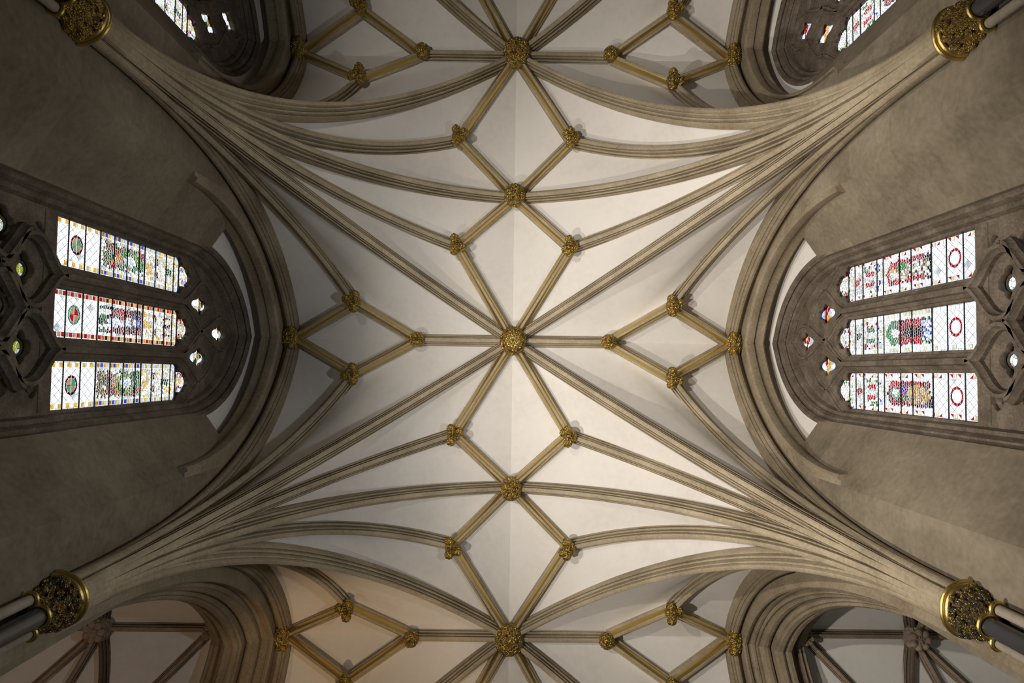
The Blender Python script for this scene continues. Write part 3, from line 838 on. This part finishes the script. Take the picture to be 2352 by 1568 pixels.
WIN = {(-1, 0): 'left wall window with three stained glass lights of gold, green and red figures', (1, 0): 'right wall window with three bright stained glass lights and red roundels',
       (-1, -1): 'dark traceried window cut off at the top left of the picture', (1, -1): 'traceried window with blue and red glass cut off at the top right'}
n = 0
tr = 0
for (sx, k), lab in WIN.items():
    n += 1; y0 = k*B
    build_window(n, sx, y0, lab, 300 if k == 0 else 200)
    # outer moulded order of the wall arch and the plastered recess vault behind it
    pts, nor = archpath(2.02, 9.85, 13.62, sx*4.56, y0, 2.2, 0.62, 26)
    o2 = arch_sweep(pts, nor, [(.045, .75), (.045, .075), (.0, .06), (.0, .035), (.03, .0), (.10, -.012), (.165, .0), (.18, .03), (.22, .04), (.30, .03), (.35, .015), (.38, .03), (.38, .62)], sx)
    A, nA = archpath(2.02, 9.85, 13.62, sx*4.90, y0, 2.2, 0.62, 26)
    Bp, nB = archpath(AW, ASPR, AAPX, sx*5.16, y0, 2.15, 0.62, 26)
    a_ = [p+q*.52 for p, q in zip(A, nA)]; b_ = [p+q*.27 for p, q in zip(Bp, nB)]
    rv = MB(); N2 = len(a_); rv.add(a_+b_, [(i, i+1, N2+i+1, N2+i) for i in range(N2-1)])
    tr += 1
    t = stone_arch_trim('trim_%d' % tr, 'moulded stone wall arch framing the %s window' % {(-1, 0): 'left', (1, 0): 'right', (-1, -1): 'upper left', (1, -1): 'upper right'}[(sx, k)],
                        [('arch_order', o2, M_ARCH_SHADED)])
    # end stops where the order dies into the splay
    rv.build('recess_plaster', M_PLASTER, t, 60)

# ------------------------------------------------------------------ lower bay: open arches to the transepts
for sx in (-1, 1):
    y0 = B; tr += 1
    t = tag(empty('trim_%d' % tr), 'deep moulded open arch in the lower bay leading to the %s transept' % SD[sx], None, None, 'structure')
    orders = [(2.56, 7.0, 13.86, 4.62), (2.46, 6.9, 13.74, 4.86), (2.36, 6.7, 13.52, 5.12)]
    op = [[(-.03, .25), (-.03, .02), (.0, .0), (.05, .012), (.07, .05), (.12, .06), (.16, .02), (.20, .015), (.24, .05), (.25, .25)],
          [(-.02, .25), (-.02, .04), (.02, .05), (.06, .03), (.09, -.01), (.15, -.02), (.20, .0), (.22, .03), (.26, .25)],
          [(-.02, .3), (-.02, .06), (.02, .045), (.03, .0), (.10, -.02), (.14, .0), (.15, .03), (.19, .025), (.21, .0), (.28, .0), (.30, .03), (.30, .3)]]
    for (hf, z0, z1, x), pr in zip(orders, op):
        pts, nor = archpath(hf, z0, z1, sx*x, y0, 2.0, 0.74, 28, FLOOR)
        arch_sweep(pts, nor, pr, sx).build('arch_order', M_ARCH_SHADED, t, 30)
    # transept side rib of the opening
    pts, nor = archpath(2.30, 7.2, 13.75, sx*5.60, y0, 2.0, 0.74, 28, 4.0)
    arch_sweep(pts, nor, [(-.16, .3), (-.16, .1), (-.1, .05), (-.05, .06), (.0, .0), (.06, .0), (.1, .06), (.16, .05), (.2, .1), (.2, .3)], sx).build('back_rib', M_TRIB, t, 30)

# transept vaults
XT, XT2, XE = 8.07, 5.85, 12.6
YT = B-.13
def tz(dy, rise=6.2, half=2.98): return H-rise*(1-gprof(1-abs(dy)/half, 2.05, 0.80)) if abs(dy) < half else H-rise
for sx in (-1, 1):
    tw = tag(empty('ceiling', (0, 0, 0)), 'plain ribbed vault of the %s transept seen through the lower arch' % SD[sx], None, None, 'structure')
    m = MB(); U = 41; vs_ = []
    for x in (5.3, XE):
        for j in range(U):
            dy = -2.98+5.96*j/(U-1); vs_.append((sx*x, YT+dy, tz(dy)+.17))
    m.add(vs_, [(j, j+1, U+j+1, U+j) for j in range(U-1)]); m.build('web', M_PLASTER, tw, 60)
    def trib(p, q, name='rib'):
        e = Vector((q[0]-p[0], q[1]-p[1], 0)); N = 20
        pts = [V(p[0]+(q[0]-p[0])*i/(N-1), p[1]+(q[1]-p[1])*i/(N-1), 0) for i in range(N)]
        for v in pts: v.z = tz(v.y-YT)
        if abs(q[1]-p[1]) < 1e-6: pts = [pts[0], pts[-1]]
        e.normalize(); pp, bs, ns = framed(pts, e)
        m = MB(); m.sweep(pp, bs, ns, [(w*.85, d*.8) for w, d in RIB_PROF]); m.build(name, M_TRIB, tw, 35)
    trib((sx*5.5, YT), (sx*XE, YT), 'ridge_rib')
    for sy in (-1, 1):
        for dx in (2.9, 1.0, -1.1, -2.6 if False else -1.1):
            if dx == -1.1 and sy == 9: continue
            trib((sx*XT, YT+sy*.02), (sx*(XT+dx*1.0), YT+sy*2.9))
        if sy > 0: trib((sx*XT2, YT+sy*.02), (sx*(XT2+2.75), YT+sy*2.9))
        trib((sx*(XT+2.6), YT+sy*.02), (sx*(XT+2.6), YT+sy*2.9))
    for x, r, lab in ((XT, .24, 'round grey-brown stone boss of the %s transept vault'), (XT2, .15, 'small stone boss beside the %s lower arch')):
        root = tag(empty('stone_boss', (sx*x, YT, H)), lab % SD[sx], 'roof boss')
        link('carved_dome', mesh_of('tb%.2f' % r, lambda: blob(r, r, .2, 44, 24, (), .16, 15, 12.0)), M_TRIB, root, 70)
        lm = mesh_of('tleaf', lambda: blob(.075, .075, .06, 18, 10, (), .1, 9, 2.0, True))
        for i in range(7):
            a = 2*PI*i/7; o = link('rosette_petal', lm, M_TRIB, root, 70); o.location = (r*.62*math.cos(a), r*.62*math.sin(a), -.165)
            if r < .2: o.scale = (.6, .6, .6)
    ww = walls[sx]
    m = MB()
    for sy in (-1, 1):
        ya, yb_ = sorted((B+sy*2.96, B+sy*3.3)); xa, xb = sorted((sx*XOUT, sx*XE)); m.box((xa, ya, FLOOR), (xb, yb_, 15.2))
    m.build('transept_side_wall', M_WALL, ww, 0)
    m = MB(); xa, xb = sorted((sx*XE, sx*(XE+.4))); m.box((xa, B-3.3, FLOOR), (xb, B+3.3, 15.2)); m.build('transept_end_wall', M_WALL, ww, 0)
m = MB(); m.box((-5.72, -1.5*B-.2, 15.25), (5.72, 1.5*B+.4, 15.5)); m.box((-13.2, B-3.4, 15.25), (-5.72, B+3.4, 15.5)); m.box((5.72, B-3.4, 15.25), (13.2, B+3.4, 15.5)); tag(m.build('roof_slab', M_WALL, None, 0), 'roof covering above the stone vault', None, None, 'structure')  # unseen slab added to stop sky light leaking past the vault
for k, nm in ((-1, 'wall_back'), (1, 'wall_front')):
    m = MB(); ya, yb_ = sorted((k*1.5*B, k*(1.5*B+.4))); m.box((-XOUT, ya, FLOOR), (XOUT, yb_, 15.3)); tag(m.build(nm, M_WALL, None, 0), 'plain stone wall closing the %s end of the bays' % ('upper' if k < 0 else 'lower'), None, None, 'structure')  # nave continues here; closure added to keep sky light out
